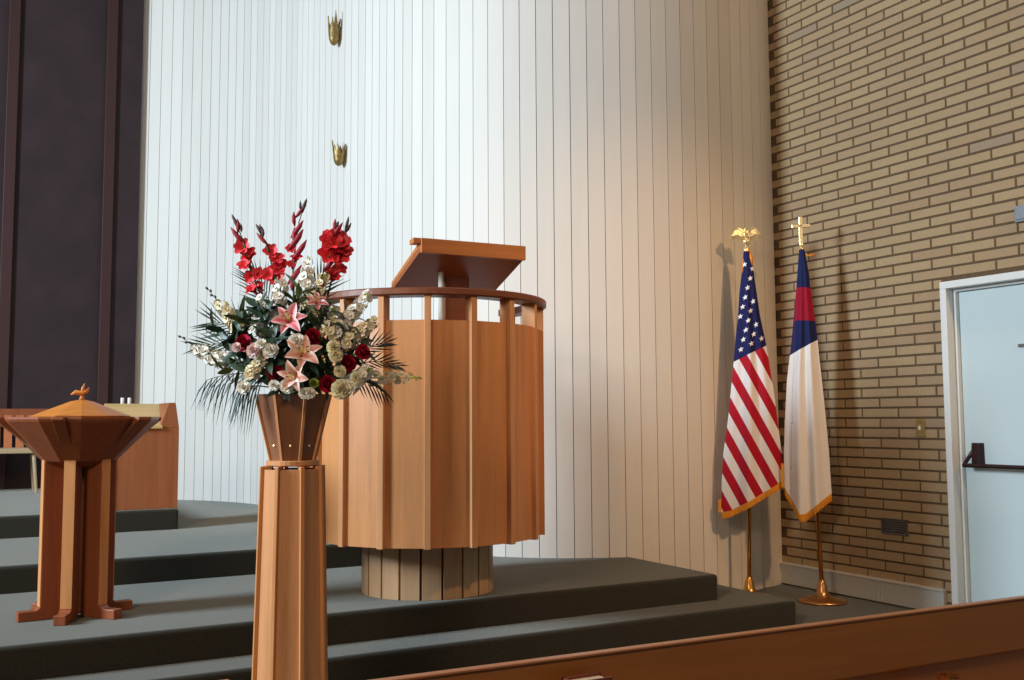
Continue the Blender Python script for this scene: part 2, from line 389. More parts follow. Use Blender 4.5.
b = MB(); b.hexa([D(-.04, -.012, -.028), D(0, -.012, -.028), D(0, .05, -.03), D(-.04, .05, -.03)], [D(-.04, -.012, 0), D(0, -.012, 0), D(0, .05, -.006), D(-.04, .05, -.006)])
b.build('side_ledge', 'oak_x', rdk, bevel=.002)
for u in (0, wd-.018):
    b = MB(); b.hexa([D(u, 0, -.036), D(u+.018, 0, -.036), D(u+.018, run, -fall-.002), D(u, run, -fall-.002)], [D(u, 0, -.012), D(u+.018, 0, -.012), D(u+.018, run, -fall+.02), D(u, run, -fall+.02)])
    b.build('side_lip', 'oak_x', rdk, bevel=.002)
cc = at(455, 305, 5.55)-PC
b = MB(); b.X = Mx.Translation((cc.x, cc.y, 0)) @ rotz(0); b.box(-.075, .075, -.03, .03, Z0+.05, zt-fall*.62); b.build('desk_post', 'oak_dark', PT, bevel=.004)
cc = at(441, 280, 5.44)-PC; 
b = MB(); b.tube([(cc.x, cc.y, Z0+.05), (cc.x, cc.y, zt-.14)], .015, 12); b.build('desk_rod', 'base_paint', PT, True)

# ------------------------------------------------------------------ flower stand and planter
SP = V((1.147, 3.851, 0)); ST = thing('flower_stand', 'tall fluted octagonal oak stand carrying the flower arrangement', 'pedestal', SP)
SA = atan2(-SP.y, -SP.x)+pi/8-.10
H1 = 1.045; rb, rt = .142, .118
def rad(z): return rb+(rt-rb)*z/H1
for k in range(8):
    a0, a1 = SA+2*pi*k/8, SA+2*pi*(k+1)/8
    p0, q0, p1, q1 = polar(rb, a0), polar(rb, a1), polar(rt, a0), polar(rt, a1)
    i0, j0, i1, j1 = polar(rb-.015, a0), polar(rb-.015, a1), polar(rt-.015, a0), polar(rt-.015, a1)
    b = MB(); b.hexa([(*p0.xy, 0), (*q0.xy, 0), (*j0.xy, 0), (*i0.xy, 0)], [(*p1.xy, H1), (*q1.xy, H1), (*j1.xy, H1), (*i1.xy, H1)]); b.build('panel', 'stand', ST)
    b = MB(); b.X = rotz(a0); h = .008
    b.hexa([(rb-.03, -h, 0), (rb+.012, -h, 0), (rb+.012, h, 0), (rb-.03, h, 0)], [(rt-.03, -h, H1+.012), (rt+.010, -h, H1+.012), (rt+.010, h, H1+.012), (rt-.03, h, H1+.012)])
    b.build('rib', 'rib_and_lit_edge', ST, bevel=.002)
b = MB(); b.lathe([(rt-.02, H1-.02), (rt-.02, H1-.005)], 8, SA); b.build('inner_top', 'oak_dark', ST)
b = MB(); b.lathe([(.095, H1+.012), (.102, H1+.016), (.102, H1+.03), (.097, H1+.034)], 32); b.build('top_disc', 'stand', ST)
PZ = H1+.034
PL = thing('planter', 'flared dark oak planter on the tall fluted stand, holding the flowers', 'planter', SP+V((0, 0, PZ)))
HP = .255; r0, r1 = .086, .148
for k in range(8):
    a0, a1 = SA+2*pi*k/8, SA+2*pi*(k+1)/8
    f = lambda r, a, z: (*polar(r, a).xy, z)
    b = MB(); b.hexa([f(r0, a0, 0), f(r0, a1, 0), f(r0-.012, a1, 0), f(r0-.012, a0, 0)], [f(r1, a0, HP), f(r1, a1, HP), f(r1-.012, a1, HP), f(r1-.012, a0, HP)]); b.build('side_panel', 'planter', PL)
    b = MB(); b.X = rotz(a0); h = .005
    b.hexa([(r0-.015, -h, 0), (r0+.007, -h, 0), (r0+.007, h, 0), (r0-.015, h, 0)], [(r1-.015, -h, HP), (r1+.007, -h, HP), (r1+.007, h, HP), (r1-.015, h, HP)]); b.build('rib', 'stand', PL)
    am = (a0+a1)/2; rr = (r0+(r1-r0)*.22)*cos(pi/8)
    b = MB(); b.lathe([(.001, .0), (.005, .001), (.006, .004)], 8); b.X = Mx.Identity(4)
    b.v = [tuple(rotz(am) @ (V((rr+.005-z, x, y+HP*.22)))) for x, y, z in b.v]; b.build('peg', 'gold', PL)
b = MB(); b.lathe([(r0-.004, .004), (r0-.004, .02)], 8, SA); b.build('bottom', 'planter', PL)
b = MB(); b.lathe([(r1-.055, HP*.72), (r1-.05, HP*.80), (r1-.08, HP*.86)], 16); b.build('moss', 'leaf', PL)

# ------------------------------------------------------------------ flowers (each stem its own thing)
BASE = SP+V((0, 0, PZ+HP*.82))
def P(px, py, dd=0.): return at(px, py, 3.88+dd)
def bez(a, c, b, n): return [a*(1-t)**2+c*2*t*(1-t)+b*t*t for t in [i/n for i in range(n+1)]]
def root(i, rr=.08):
    a = i*2.399; r = rr*sqrt((i % 11+.5)/11); return BASE+V((r*cos(a), r*sin(a), 0))
seq = [0]
def stemmed(name, label, cat, tip, group=None, lift=.5, mat='stem', r=.0035, n=8, mid=None):
    seq[0] += 1; rt_ = root(seq[0]); t = thing(name, label, cat, rt_, 0, group)
    a, e = V((0, 0, 0)), V(tip)-rt_
    c = mid-rt_ if mid is not None else V((e.x*.25, e.y*.25, max(e.z, .03)*lift+.06))
    pts = bez(a, c, e, n); b = MB(); b.tube(pts, [r*(1.1-.5*i/n) for i in range(n+1)], 6); b.build('stem', mat, t, True)
    return t, pts, (pts[-1]-pts[-2]).normalized()
OUT = lambda p: (V((p.x-BASE.x, p.y-BASE.y, (p.z-BASE.z)*.5))*1.0+V((-.33, -.75, .1))*.35).normalized()   # blooms face out of the bouquet
def frame(A):
    s = A.cross(V((0, 0, 1)));
    if s.length < .05: s = A.cross(V((1, 0, 0)))
    s.normalize(); return s, s.cross(A)
def ring(b, c, A, n, L, W, t0, t1, a0=0, **k):
    s, u = frame(A)
    for i in range(n):
        a = a0+2*pi*i/n; b.petal(c, A, s*cos(a)+u*sin(a), L*R.uniform(.93, 1.07), W, t0, t1, **k)
def lily(label, p, A, size, mat, group=None, tw=0):
    t, pts, _ = stemmed('lily', label, 'flower', p, group); c = pts[-1]; A = A.normalized(); s, u = frame(A)
    for i in range(6):
        a = pi/6+i*pi/3+tw; b = MB()
        b.petal(c-A*.02+A*(.004*(i % 2)), A, s*cos(a)+u*sin(a), size*R.uniform(.95, 1.08), size*(.56 if i % 2 else .44), radians(18), radians(104), cup=.35, nv=6, nu=4)
        b.build('petal', mat, t, True)
    for i in range(5):
        a = i*2*pi/5; e = c+A*size*.5+(s*cos(a)+u*sin(a))*size*.2; b = MB(); b.tube([c, c+A*size*.3+(s*cos(a)+u*sin(a))*size*.06, e], .0014, 5); st = b.build('stamen', 'bud_g', t, True)
        b = MB(); b.tube([e-s*.006, e, e+s*.006], [.001, .0032, .001], 6); b.build('anther', 'anther', st, True)
def rose(label, p, size, mat='rose', name='rose', group=None):
    t, pts, _ = stemmed(name, label, 'flower', p, group); c = pts[-1]; A = OUT(V(p))
    b = MB(); c = c-A*size*.35
    ring(b, c, A, 3, size*.8, size*.55, radians(22), radians(-16), .3, cup=.5, nu=3, bl=.70)
    ring(b, c, A, 4, size*.85, size*.75, radians(40), radians(-6), .9, cup=.45, nu=3, bl=.70)
    ring(b, c, A, 5, size*.85, size*.8, radians(62), radians(12), .2, cup=.4, nu=3, bl=.70)
    ring(b, c, A, 6, size*.8, size*.8, radians(88), radians(44), .5, cup=.35, nu=3, bl=.70)
    b.build('bloom', mat, t, True)
    b = MB(); b.lathe([(.002, -size*.25), (size*.16, -size*.12), (size*.2, 0)], 8); s, u = frame(A)
    b.v = [tuple(c+s*x+u*y+A*z) for x, y, z in b.v]; b.build('calyx', 'stem', t, True)
    return t
def carnation(label, p, size, mat='white_f', group=None):
    t, pts, _ = stemmed('carnation', label, 'flower', p, group); c = pts[-1]; A = OUT(V(p)); b = MB(); c = c-A*size*.3
    for k, (th, L) in enumerate(((10, .7), (35, .75), (62, .78), (92, .8))):
        ring(b, c, A, 4+k*2, size*L, size*.62, radians(th), radians(th*.7), k*.5, cup=.3, nu=4, nv=3, ruff=size*.05, pw=1.2, bl=.62)
    b.build('bloom', mat, t, False)
    b = MB(); b.tube([c-A*size*.35, c+A*size*.08], [size*.1, size*.16], 8); b.build('calyx', 'stem', t, True)
fl_mesh = {}
def floret_mesh(mat, v):
    if (mat, v) not in fl_mesh:
        b = MB(); A = V((0, 0, 1))
        ring(b, V((0, 0, 0)), A, 5, 1, .85, radians(20), radians(95), v, cup=.3, nu=2, nv=3, bl=.66); ring(b, V((0, 0, .1)), A, 3, .7, .6, radians(5), radians(50), v+.4, cup=.4, nu=2, nv=3, bl=.66)
        o = b.build('floret', mat, None, True); fl_mesh[(mat, v)] = o.data; bpy.data.objects.remove(o)
    return fl_mesh[(mat, v)]
def add_floret(t, p, A, s, mat):
    o = bpy.data.objects.new('floret', floret_mesh(mat, R.choice((0, 1, 2)))); col.objects.link(o); o.parent = t
    o.rotation_mode = 'QUATERNION'; o.rotation_quaternion = A.to_track_quat('Z', 'Y'); o.location = p; o.scale = (s, s, s)
def spike(label, pa, pb, nfl, s0, s1, mat='white_f', name='snapdragon', bare=0, sag=0):
    """a flower spike whose florets run from pa (low) to pb (tip)"""
    pa, pb = V(pa), V(pb); t, pts, d = stemmed(name, label, 'flower', pa, None)
    o = t.location; a, e = pa-o, pb-o; m = (a+e)/2+V((0, 0, sag)); cur = bez(a, m, e, 8)
    b = MB(); b.tube(cur, [.003*(1-.07*i) for i in range(9)], 6); b.build('spike_stem', 'stem', t, True)
    for i in range(nfl):
        f = i/(nfl-1)*(1-bare); q = a*(1-f)**2+m*2*f*(1-f)+e*f*f; ax = (e-a).normalized(); s_, u_ = frame(ax); an = i*2.4
        dirn = (s_*cos(an)+u_*sin(an)+ax*.3+V((-.4, -.9, 0))*.4).normalized(); s = (s0+(s1-s0)*f)*1.55
        add_floret(t, q+dirn*s*.5, dirn, s, mat)
    b = MB()
    for i in range(5):
        f = 1-bare*(.9-i*.2) if bare else 1-.02*i; q = a*(1-f)**2+m*2*f*(1-f)+e*f*f; s_, u_ = frame((e-a).normalized()); an = i*2.4
        w = V(s_*cos(an)+u_*sin(an))*.006; b.tube([q, q+w+(e-a).normalized()*.006, q+w*1.2+(e-a).normalized()*.014], [.002, .005, .001], 6)
    b.build('tip_buds', 'tip' if bare > .25 else 'bud_g', t, True)
def glad(label, line, tip, blooms, buds):
    """line: spine points bottom to top; blooms: (point, size); buds near the tip"""
    a = V(line[0]); t, pts, d = stemmed('gladiolus', label, 'flower', a, None, lift=.6, r=.005); o = t.location
    sp = [V(p)-o for p in line]+[V(tip)-o]; b = MB(); b.tube(sp, [.0042*(1-.7*i/(len(sp)-1)) for i in range(len(sp))], 6); b.build('spike_stem', 'stem', t, True)
    for k, (p, s) in enumerate(blooms):
        s *= 1.12 if 'fullest' in label else .88; c = V(p)-o; near = min(sp, key=lambda q: (q-c).length); ax = (sp[-1]-sp[0]).normalized(); side = c-near
        A = (side*6+ax*.35+V((-.42, -.9, .0))*R.uniform(.35, .9)).normalized()
        st = c-A*s*.55; b = MB(); b.k = 0; s_, u_ = frame(A)
        for i in range(6):
            an = i*pi/3+k; b.petal(st+A*.003*(i % 2), A, s_*cos(an)+u_*sin(an), s*R.uniform(.85, 1.1), s*.85, radians(20), radians(R.uniform(62, 95)), cup=.35, nv=5, nu=3, ruff=s*.03, bl=.87)
        b.k = 1; b.tube([st, st+A*s*.25, st+A*s*.4], [s*.05, s*.09, s*.03], 6)
        f = b.build('floret', ['glad', 'throat'], t, True)
        b = MB(); b.tube([near, st*.6+near*.4, st+A*.01], [.003, .006, .008], 6); b.build('sheath', 'glad_bud', f, True)
    tp = [sp[-2]*.55+sp[-1]*.45, sp[-2]*.25+sp[-1]*.75+V((0, 0, .004)), sp[-1], sp[-1]+(sp[-1]-sp[-2])*.12]
    b = MB(); b.tube(tp, [.004, .0075, .005, .001], 8); b.build('spike_tip', 'tip', t, True)
    for i, (p, s) in enumerate(buds):
        c = V(p)-o; ax = (sp[-1]-sp[-2]).normalized(); s_, u_ = frame(ax); an = i*pi; w = V((RT.x, RT.y, 0))*cos(an)*s*.25
        b = MB(); b.tube([c-ax*s*.6-w*.4, c-ax*s*.2+w*.4, c+ax*s*.2+w, c+ax*s*.6+w*1.4], [.002, s*.17, s*.15, .0015], 8); b.build('bud', 'glad_bud' if s > .04 else 'tip', t, True)
def frond(label, pa, pb, L, n, droop=0, spread=.75, first=.25, w=.007):
    pa, pb = V(pa), V(pb); t, pts, d = stemmed('palm_frond', label, 'palm leaf', pa, None, mat='palm', r=.003); o = t.location; a, e = pa-o, pb-o
    m = (a+e)/2+V((0, 0, .03)); cur = bez(a, m, e, 10); b = MB(); b.tube(cur, [.0028*(1-.06*i) for i in range(11)], 5)
    view = V((-.42, -.9, .05)).normalized()
    for i in range(n):
        f = first+(1-first)*i/(n-1); q = a*(1-f)**2+m*2*f*(1-f)+e*f*f; ax = ((m-a)*(1-f)+(e-m)*f).normalized(); side = ax.cross(view).normalized()
        for sg in (-1, 1):
            dr = (ax*(1-spread*(1-.5*f))+side*sg*spread*(1-.55*f)+V((0, 0, -droop))+view*R.uniform(-.25, .25)).normalized(); l = L*(1-.35*abs(f-.5)*2)*R.uniform(.85, 1.1)
            wv = dr.cross(view).normalized()*w*.5; p1 = q+dr*l*.5+V((0, 0, -droop*.02)); p2 = q+dr*l+V((0, 0, -droop*.1*l/.1))
            b.add([q-wv*.4, q+wv*.4, p1-wv, p1+view*.002, p1+wv, p2], [(0, 1, 3), (0, 3, 2), (1, 4, 3), (2, 3, 5), (3, 4, 5)])
    b.build('foliage', 'palm', t)
def sprig(label, pa, pb, n, L, W, mat='leaf', group=None):
    pa, pb = V(pa), V(pb); t, pts, d = stemmed('leafy_sprig', label, 'foliage', pa, group, mat='leaf', r=.0025); o = t.location; a, e = pa-o, pb-o; b = MB(); b.tube([a, (a+e)/2, e], [.0022, .002, .001], 5)
    ax = (e-a).normalized(); s_, u_ = frame(ax)
    for i in range(n):
        f = i/max(1, n-1); q = a+(e-a)*f; an = i*2.4; rd = s_*cos(an)+u_*sin(an)
        b.petal(q, (ax*.6+rd*.4).normalized(), rd, L*R.uniform(.8, 1.15), W, radians(25), radians(70), cup=.2, nv=4, nu=2)
    b.build('foliage', mat, t, True)

# gladioli
glad('red gladiolus leaning furthest left, tip left of all other spikes', [P(262, 300), P(250, 265), P(243, 240)], P(233, 217), [(P(242, 246), .055), (P(248, 254), .055), (P(245, 264), .05), (P(250, 276), .045), (P(258, 274), .045), (P(252, 288), .045), (P(260, 285), .035)], [(P(236, 226), .05), (P(239, 235), .055), (P(240, 228), .03)])
glad('red gladiolus with dark bent tip, second spike from the left', [P(279, 300), P(273, 270), P(266, 243)], P(257, 226), [(P(271, 251), .05), (P(277, 258), .05), (P(279, 268), .055), (P(268, 274), .05), (P(276, 277), .055), (P(283, 264), .04)], [(P(261, 232), .04), (P(264, 239), .045), (P(259, 229), .035)])
glad('tallest gladiolus in the middle, slim with mostly closed dark red buds', [P(294, 300), P(293, 270), P(296, 240), P(299, 222)], P(306, 201), [(P(291, 248), .036), (P(296, 257), .036), (P(292, 264), .034)], [(P(293, 240), .075), (P(297, 236), .06), (P(295, 229), .06), (P(296, 219), .05), (P(298, 212), .045), (P(302, 206), .035), (P(292, 275), .07), (P(295, 284), .06), (P(297, 250), .07)])
glad('fullest red gladiolus on the right, with a cluster of wide open blooms', [P(324, 298), P(327, 275), P(330, 250), P(332, 238)], P(338, 223), [(P(331, 240), .065), (P(340, 240), .065), (P(330, 253), .06), (P(340, 254), .06), (P(345, 250), .045), (P(335, 246), .06)], [(P(334, 231), .06), (P(337, 226), .05), (P(328, 263), .06)])
glad('red gladiolus at far right, thin green tip rising behind the full one', [P(326, 302, .05), P(333, 275, .05), P(342, 250, .05)], P(348, 220, .05), [(P(340, 268, .03), .05), (P(334, 276, .03), .045), (P(331, 272, .03), .04)], [(P(347, 228, .05), .035), (P(346, 237, .05), .045), (P(344, 244, .05), .05), (P(326, 284, .03), .07)])
# lilies
vf = V((-.40, -.88, .12))
lily('large open pink lily below the two middle gladioli', P(289, 321, -.2), vf+V((0, 0, .25)), .084, 'lily_p', tw=.35)
lily('wide open peach lily with white edges in the centre of the bouquet', P(302, 355, -.24), vf+V((.25, 0, .3)), .09, 'lily_q', tw=.2)
lily('peach lily hanging lowest, just above the planter rim', P(295, 375, -.24), vf+V((-.35, 0, -.35)), .075, 'lily_q', tw=-.3)
lily('small pink lily below the fullest red gladiolus', P(317, 302, -.2), vf+V((.3, 0, .5)), .055, 'lily_p')
# roses
for lb, x, y in (('deep red rose at the left side of the bouquet', 243, 343), ('red rose just right of the large pink lily', 313, 337), ('small deep red rose furthest right in the bouquet', 363, 352), ('largest crimson rose right of centre, lower left of the furthest right rose', 348, 363), ('dark red rose left of the lowest peach lily', 275, 373), ('crimson rose low on the right, just above the planter rim', 328, 384)):
    rose(lb, P(x, y, -.2), .042 if 'small' in lb else .047)
# white blooms
for lb, x, y, s, m in (('white carnation directly between the pink lily and the wide peach lily', 296, 341, .038, 'white_f'), ('white carnation left of the wide peach lily, beside a blush one', 270, 350, .036, 'white_f'), ('blush pink carnation right of the left red rose', 253, 350, .034, 'blush'),
                       ('small cream carnation above the blush carnation', 261, 344, .026, 'white_f'), ('cream carnation right of the wide peach lily, upper of a stacked pair', 334, 347, .032, 'yellow_f'), ('cream carnation right of the wide peach lily, lower of a stacked pair', 336, 355, .034, 'yellow_f'), ('pale yellow carnation below the largest crimson rose', 340, 371, .028, 'yellow_f'),
                       ('big cream carnation at the planter rim, right of the lowest red rose', 342, 389, .046, 'yellow_f'), ('white carnation hanging over the planter rim, left of a close pair', 304, 393, .026, 'white_f'), ('white carnation hanging over the planter rim, right of a close pair', 310, 393, .026, 'white_f'), ('little white carnation low between dark red rose and planter rim', 274, 385, .024, 'white_f'),
                       ('white carnation under the lowest peach lily', 287, 386, .032, 'white_f'), ('white carnation at lower left edge of the bouquet', 243, 387, .03, 'white_f'), ('blush carnation touching the left red rose on its left', 236, 347, .022, 'blush'), ('cream carnation low on the right side, near the yellow snapdragon', 357, 378, .03, 'yellow_f')):
    carnation(lb, P(x, y, -.24), s*1.08, m)
t = rose('lime green bud above the planter rim, between lily and red rose', P(314, 383, -.22), .026, 'bud_g', 'lisianthus')
# white and cream spikes
spike('white snapdragon reaching furthest left and low', P(226, 362), P(180, 336), 14, .02, .01, 'white_f', bare=.35, sag=-.02)
spike('white snapdragon arching up at the left, tip above the low left one', P(243, 332), P(207, 288), 14, .02, .009, 'yellow_f', bare=.35)
spike('cream snapdragon reaching furthest right across the pulpit', P(366, 378), P(420, 378), 15, .017, .009, 'yellow_f', bare=.2)
spike('tall white snapdragon between the middle and right gladioli', P(303, 315, -.08), P(309, 258, .0), 20, .019, .012, 'white_f', bare=.15)
spike('white snapdragon under the second gladiolus from the left', P(274, 328, -.12), P(282, 283, -.06), 18, .019, .014, 'white_f')
spike('white snapdragon right of the red gladioli, leaning right over the pulpit rail', P(334, 334, -.14), P(368, 296, -.08), 20, .018, .012, 'white_f')
spike('cream snapdragon above the furthest right rose', P(344, 345, -.15), P(374, 322, -.1), 17, .017, .012, 'yellow_f')
spike('white snapdragon left of the large pink lily', P(257, 335, -.14), P(262, 300, -.06), 15, .016, .012, 'white_f')
spike('cream snapdragon left of centre below the pair of carnations', P(250, 376, -.2), P(264, 356, -.2), 15, .016, .011, 'yellow_f')
spike('white snapdragon between red rose and right hand red gladioli', P(327, 340, -.17), P(334, 310, -.12), 16, .018, .013, 'yellow_f')
spike('white snapdragon rising between the middle gladiolus and the small pink lily', P(310, 312, -.1), P(324, 276, -.02), 16, .017, .011, 'yellow_f')
spike('short cream snapdragon low right above the planter', P(346, 388, -.2), P(368, 370, -.16), 13, .02, .013, 'white_f')
# palms
frond('palm frond fanning out at upper left', P(262, 345, .05), P(216, 322, .05), .17, 9, 0, .6)
frond('palm frond pointing straight left under the upper left frond', P(255, 352, .0), P(205, 345, .0), .14, 8, 0, .5)
frond('palm frond drooping at lower left below the lowest left flower', P(265, 375, -.05), P(207, 380, -.05), .125, 9, .75, .6)
frond('palm frond rising behind the two left gladioli', P(280, 325, .1), P(258, 282, .1), .17, 9, 0, .6)
frond('palm frond rising behind the two right gladioli', P(305, 322, .1), P(324, 280, .1), .16, 9, 0, .6)
frond('palm frond at upper right in front of the pulpit panel', P(350, 362, .05), P(384, 343, .05), .10, 7, 0, .5)
frond('palm frond pointing right below the upper right frond', P(352, 366, .0), P(396, 365, .0), .09, 7, 0, .45)
frond('palm frond hanging at lower right over the planter', P(345, 378, -.05), P(384, 392, -.05), .09, 8, .25, .5)
frond('palm frond hanging lowest in the middle left, over the planter side', P(270, 380, -.08), P(240, 386, -.08), .13, 8, .9, .6)
# leafy filler
sp_l = 'dark green leafy filler sprig deep among the flowers'
for i in range(46):
    a = i*2.399; r = sqrt((i+.5)/46); px = 296+60*r*cos(a); py = 348+36*r*sin(a)
    q = P(px, py, -.13+.22*r*r*0+R.uniform(-.02, .09)); c = P(296, 375, 0); e = q+(q-c).normalized()*.06
    sprig(sp_l, q, e, 9, .062, .032, 'leaf', 'leafy filler sprigs in the arrangement')
for lb, x0, y0, x1, y1 in (('broad mid green leafy sprig at the left, above the drooping frond', 248, 366, 226, 371), ('broad mid green leafy sprig under the middle gladiolus', 296, 305, 300, 292), ('broad mid green leafy sprig below the small pink lily', 318, 328, 316, 312), ('broad mid green leafy sprig above the left red rose', 252, 330, 242, 318), ('broad dark green leafy sprig pointing to upper left', 245, 340, 214, 326)):
    sprig(lb, P(x0, y0, -.1), P(x1, y1, -.08), 7, .07, .03, 'leaf' if 'dark' in lb else 'leaf_b')

# ------------------------------------------------------------------ flags
def pole_base(t, mat, h, top, r=.014, base_r=.155):
    b = MB(); b.lathe([(base_r, 0), (base_r, .012), (base_r*.9, .022), (base_r*.5, .03), (.05, .045), (.036, .075), (.03, .115), (.02, .13), (.02, .15)], 36); b.build('stand_base', mat, t, True)
    b = MB(); b.tube([(0, 0, .1), top+V((0, 0, h))], r, 14); b.build('pole', mat, t, True)
    b = MB(); b.lathe([(.02, h-.03), (.022, h-.02), (.022, h+.005), (.012, h+.02)], 16); b.v = [tuple(V(q)+top) for q in b.v]; b.build('ferrule', 'gold', t, True)
class Flag:
    def __init__(s, base, tilt=0):
        s.b = V(base); az = atan2(s.b.x, s.b.y); s.n = V((-sin(az), -cos(az), 0)); s.r = V((cos(az), -sin(az), 0))
    def sz(s, px, py):
        q = on_plane(px, py, s.b, s.n)-s.b; return q.dot(s.r), q.z
    def sheet(s, rows, bottom, folds, amp, uvf, nu=44, nv=60, back=True):
        """rows: (py, left px, right px); bottom: list of (u, py) for the lower edge"""
        def lerp(tab, x, k):
            for a, c in zip(tab, tab[1:]):
                if x <= c[0]: return a[k]+(c[k]-a[k])*max(0, (x-a[0]))/(c[0]-a[0])
            return tab[-1][k]
        y0 = rows[0][0]
        def pix(u, v):
            py = y0+(lerp(bottom, u, 1)-y0)*v
            a, c = lerp(rows, py, 1), lerp(rows, py, 2); return a+(c-a)*u, py
        def front(u, v, extra=0):
            px, py = pix(u, v); q, z = s.sz(px, py); w = .02+.075*min(1, v*1.4)
            d = .022+w*.7*sin(pi*u) + amp*min(1, v*1.5)*sin(folds[0]*u*2*pi+folds[1]+v*.6)*sin(pi*u)**.8
            p = s.r*q+s.n*(d+extra); p.z = z; return p
        def backf(u, v):
            px, py = pix(u, v); q, z = s.sz(px, py); d = -.02-(.01+.04*min(1, v*1.4))*sin(pi*u)**.7+.022*2*abs(u-.5)**4*2; p = s.r*q+s.n*(d if 0 < u < 1 else .022); p.z = z; return p
        uv = lambda u, v: uvf(*pix(u, v))
        b = MB(); b.grid(front, nu, nv, uv); b.grid(backf, nu//2, nv, uv, True)
        s.front, s.pix = front, pix
        return b
    def inv(s, px, py):                   # (u, v) whose point is nearest in the cloth's own outline
        best = None
        for it in range(2):
            rng = [(i/40, j/60) for i in range(41) for j in range(61)] if it == 0 else [(best[1]+di/400, best[2]+dj/600) for di in range(-8, 9) for dj in range(-8, 9)]
            for u, v in rng:
                if 0 <= u <= 1 and 0 <= v <= 1:
                    x, y = s.pix(u, v); e = (x-px)**2+(y-py)**2
                    if best is None or e < best[0]: best = (e, u, v)
        return best

def fringe(F, t, nb, drop, side=None):
    b = MB()
    def fn(u, v):
        p = F.front(u, 1, .004); q = V(p); q.z -= drop*v+.0*u; q += F.n*.006*sin(u*nb*2*pi)*v; return q
    b.grid(fn, 80, 2)
    b.grid(lambda u, v: fn(u, v)-F.n*.008, 80, 2, None, True)
    if side:
        def fs(u, v):
            p = F.front(0, side+(1-side)*v, .003); return p-F.r*u*.02
        b.grid(fs, 2, 30)
    return b.build('fringe', 'fringe', t)

UB = V((4.80, 5.335, 0)); UT = thing('national_flag', 'American flag with stars and stripes hanging furled on a gold pole, eagle on top', 'flag', UB)
UF = Flag(UB); us_, uh = UF.sz(746.5, 249); UO = UF.r*us_
pole_base(UT, 'brass', uh, UO)
def us_uv(px, py): return ((.9*(px-724)+.5*(512-py)*-1*-1)/18 if False else (.9*(px-724)-.5*(py-512))/18, (py-(362-.5*(px-734)))/100)
mb = UF.sheet([(252, 743.5, 750), (266, 742.5, 753), (279, 741, 754.5), (292, 739.5, 756.5), (316, 738, 760), (339, 735.5, 765), (362, 733.7, 769), (394, 730.5, 774), (420, 728, 777.5), (452, 723.5, 781.5), (481, 721.8, 784), (516, 721, 786)],
              [(0, 512), (.15, 510), (.5, 498), (.85, 485), (1, 480)], (2.5, .6), .022, us_uv)
# stars lie in the cloth
p0 = (750, 279); A_ = (-2.43, 9.5); B_ = (7.9, 4.2)
for i in range(-9, 12):
    for j in range(-4, 8):
        sx, sy = p0[0]+i*A_[0]+j*B_[0], p0[1]+i*A_[1]+j*B_[1]
        if not (258 < sy < 362) or sy > 362-.5*(sx-734)-4: continue
        e, u, v = UF.inv(sx, sy)
        if e > 1 or u < .07 or u > .93: continue
        rr = 2.9; vs = []
        for k in range(10):
            a = -pi/2+k*pi/5; r_ = rr if k % 2 == 0 else rr*.45; x, y = sx+r_*cos(a)*.95, sy+r_*sin(a)
            e2, u2, v2 = UF.inv(x, y) if False else (0, u+(x-sx)/max(4, (UF.pix(1, v)[0]-UF.pix(0, v)[0])), v+(y-sy)/(UF.pix(u, 1)[1]-252))
            vs.append(UF.front(min(1, max(0, u2)), v2, .003))
        vs.append(UF.front(u, v, .0035)); mb.k = 1
        mb.add(vs, [(k, (k+1) % 10, 10) for k in range(10)])
cl = mb.build('flag_cloth', ['us', 'star'], UT, True)
fringe(UF, UT, 30, .045, .95)
# eagle finial
e0 = uh+.02
b = MB(); b.lathe([(.006, e0), (.012, e0+.008), (.024, e0+.022), (.026, e0+.034), (.02, e0+.046), (.008, e0+.05)], 18); fin = b.build('finial_ball', 'gold', UT, True, loc=UO)
b = MB()
b.tube([(0, 0, e0+.045), UF.n*.004+V((0, 0, e0+.062)), UF.n*.008+V((0, 0, e0+.09)), UF.n*.012+V((0, 0, e0+.112)), UF.n*.024+V((0, 0, e0+.122)), UF.n*.036+V((0, 0, e0+.118))], [.006, .018, .021, .013, .011, .003], 10)
for sg in (-1, 1):
    sh = UF.r*sg*.018+V((0, 0, e0+.1)); wr = UF.r*sg*.052+V((0, 0, e0+.128)); el = UF.r*sg*.078+V((0, 0, e0+.108))
    b.tube([sh-UF.r*sg*.01, sh, wr, el], [.012, .014, .012, .006], 8)
    for k in range(9):
        f = k/8; s0 = (sh*(1-f*2)+wr*f*2) if f < .5 else (wr*(2-2*f)+el*(2*f-1))
        tipp = UF.r*sg*(.022+.082*f)+V((0, 0, e0+.028+.012*f))+UF.n*.006; m = s0*.5+tipp*.5+UF.n*.012+UF.r*sg*.006
        b.tube([s0, m, tipp], [.007, .0085, .002], 6)
for k in (-1, 0, 1):
    b.tube([V((0, 0, e0+.07))-UF.n*.006, V((0, 0, e0+.04))-UF.n*.012+UF.r*k*.012, V((0, 0, e0+.022))-UF.n*.014+UF.r*k*.022], [.008, .008, .003], 6)
b.build('eagle', 'gold', fin)
b = MB(); zc = uh-.03
b.tube([UF.r*.012+UF.n*.012+V((0, 0, zc+.02)), UF.r*.03+UF.n*.02+V((0, 0, zc-.04)), UF.r*.034+UF.n*.024+V((0, 0, zc-.09))], [.01, .016, .007], 8)
b.tube([UF.r*-.01+UF.n*.014+V((0, 0, zc+.02)), UF.r*-.022+UF.n*.02+V((0, 0, zc-.05)), UF.r*-.03+UF.n*.02+V((0, 0, zc-.14))], [.007, .006, .01], 8)
b.lathe([(.018, zc+.0), (.024, zc+.01), (.018, zc+.022)], 14); b.build('cord_tassel', 'cord', UT, True, loc=UO)

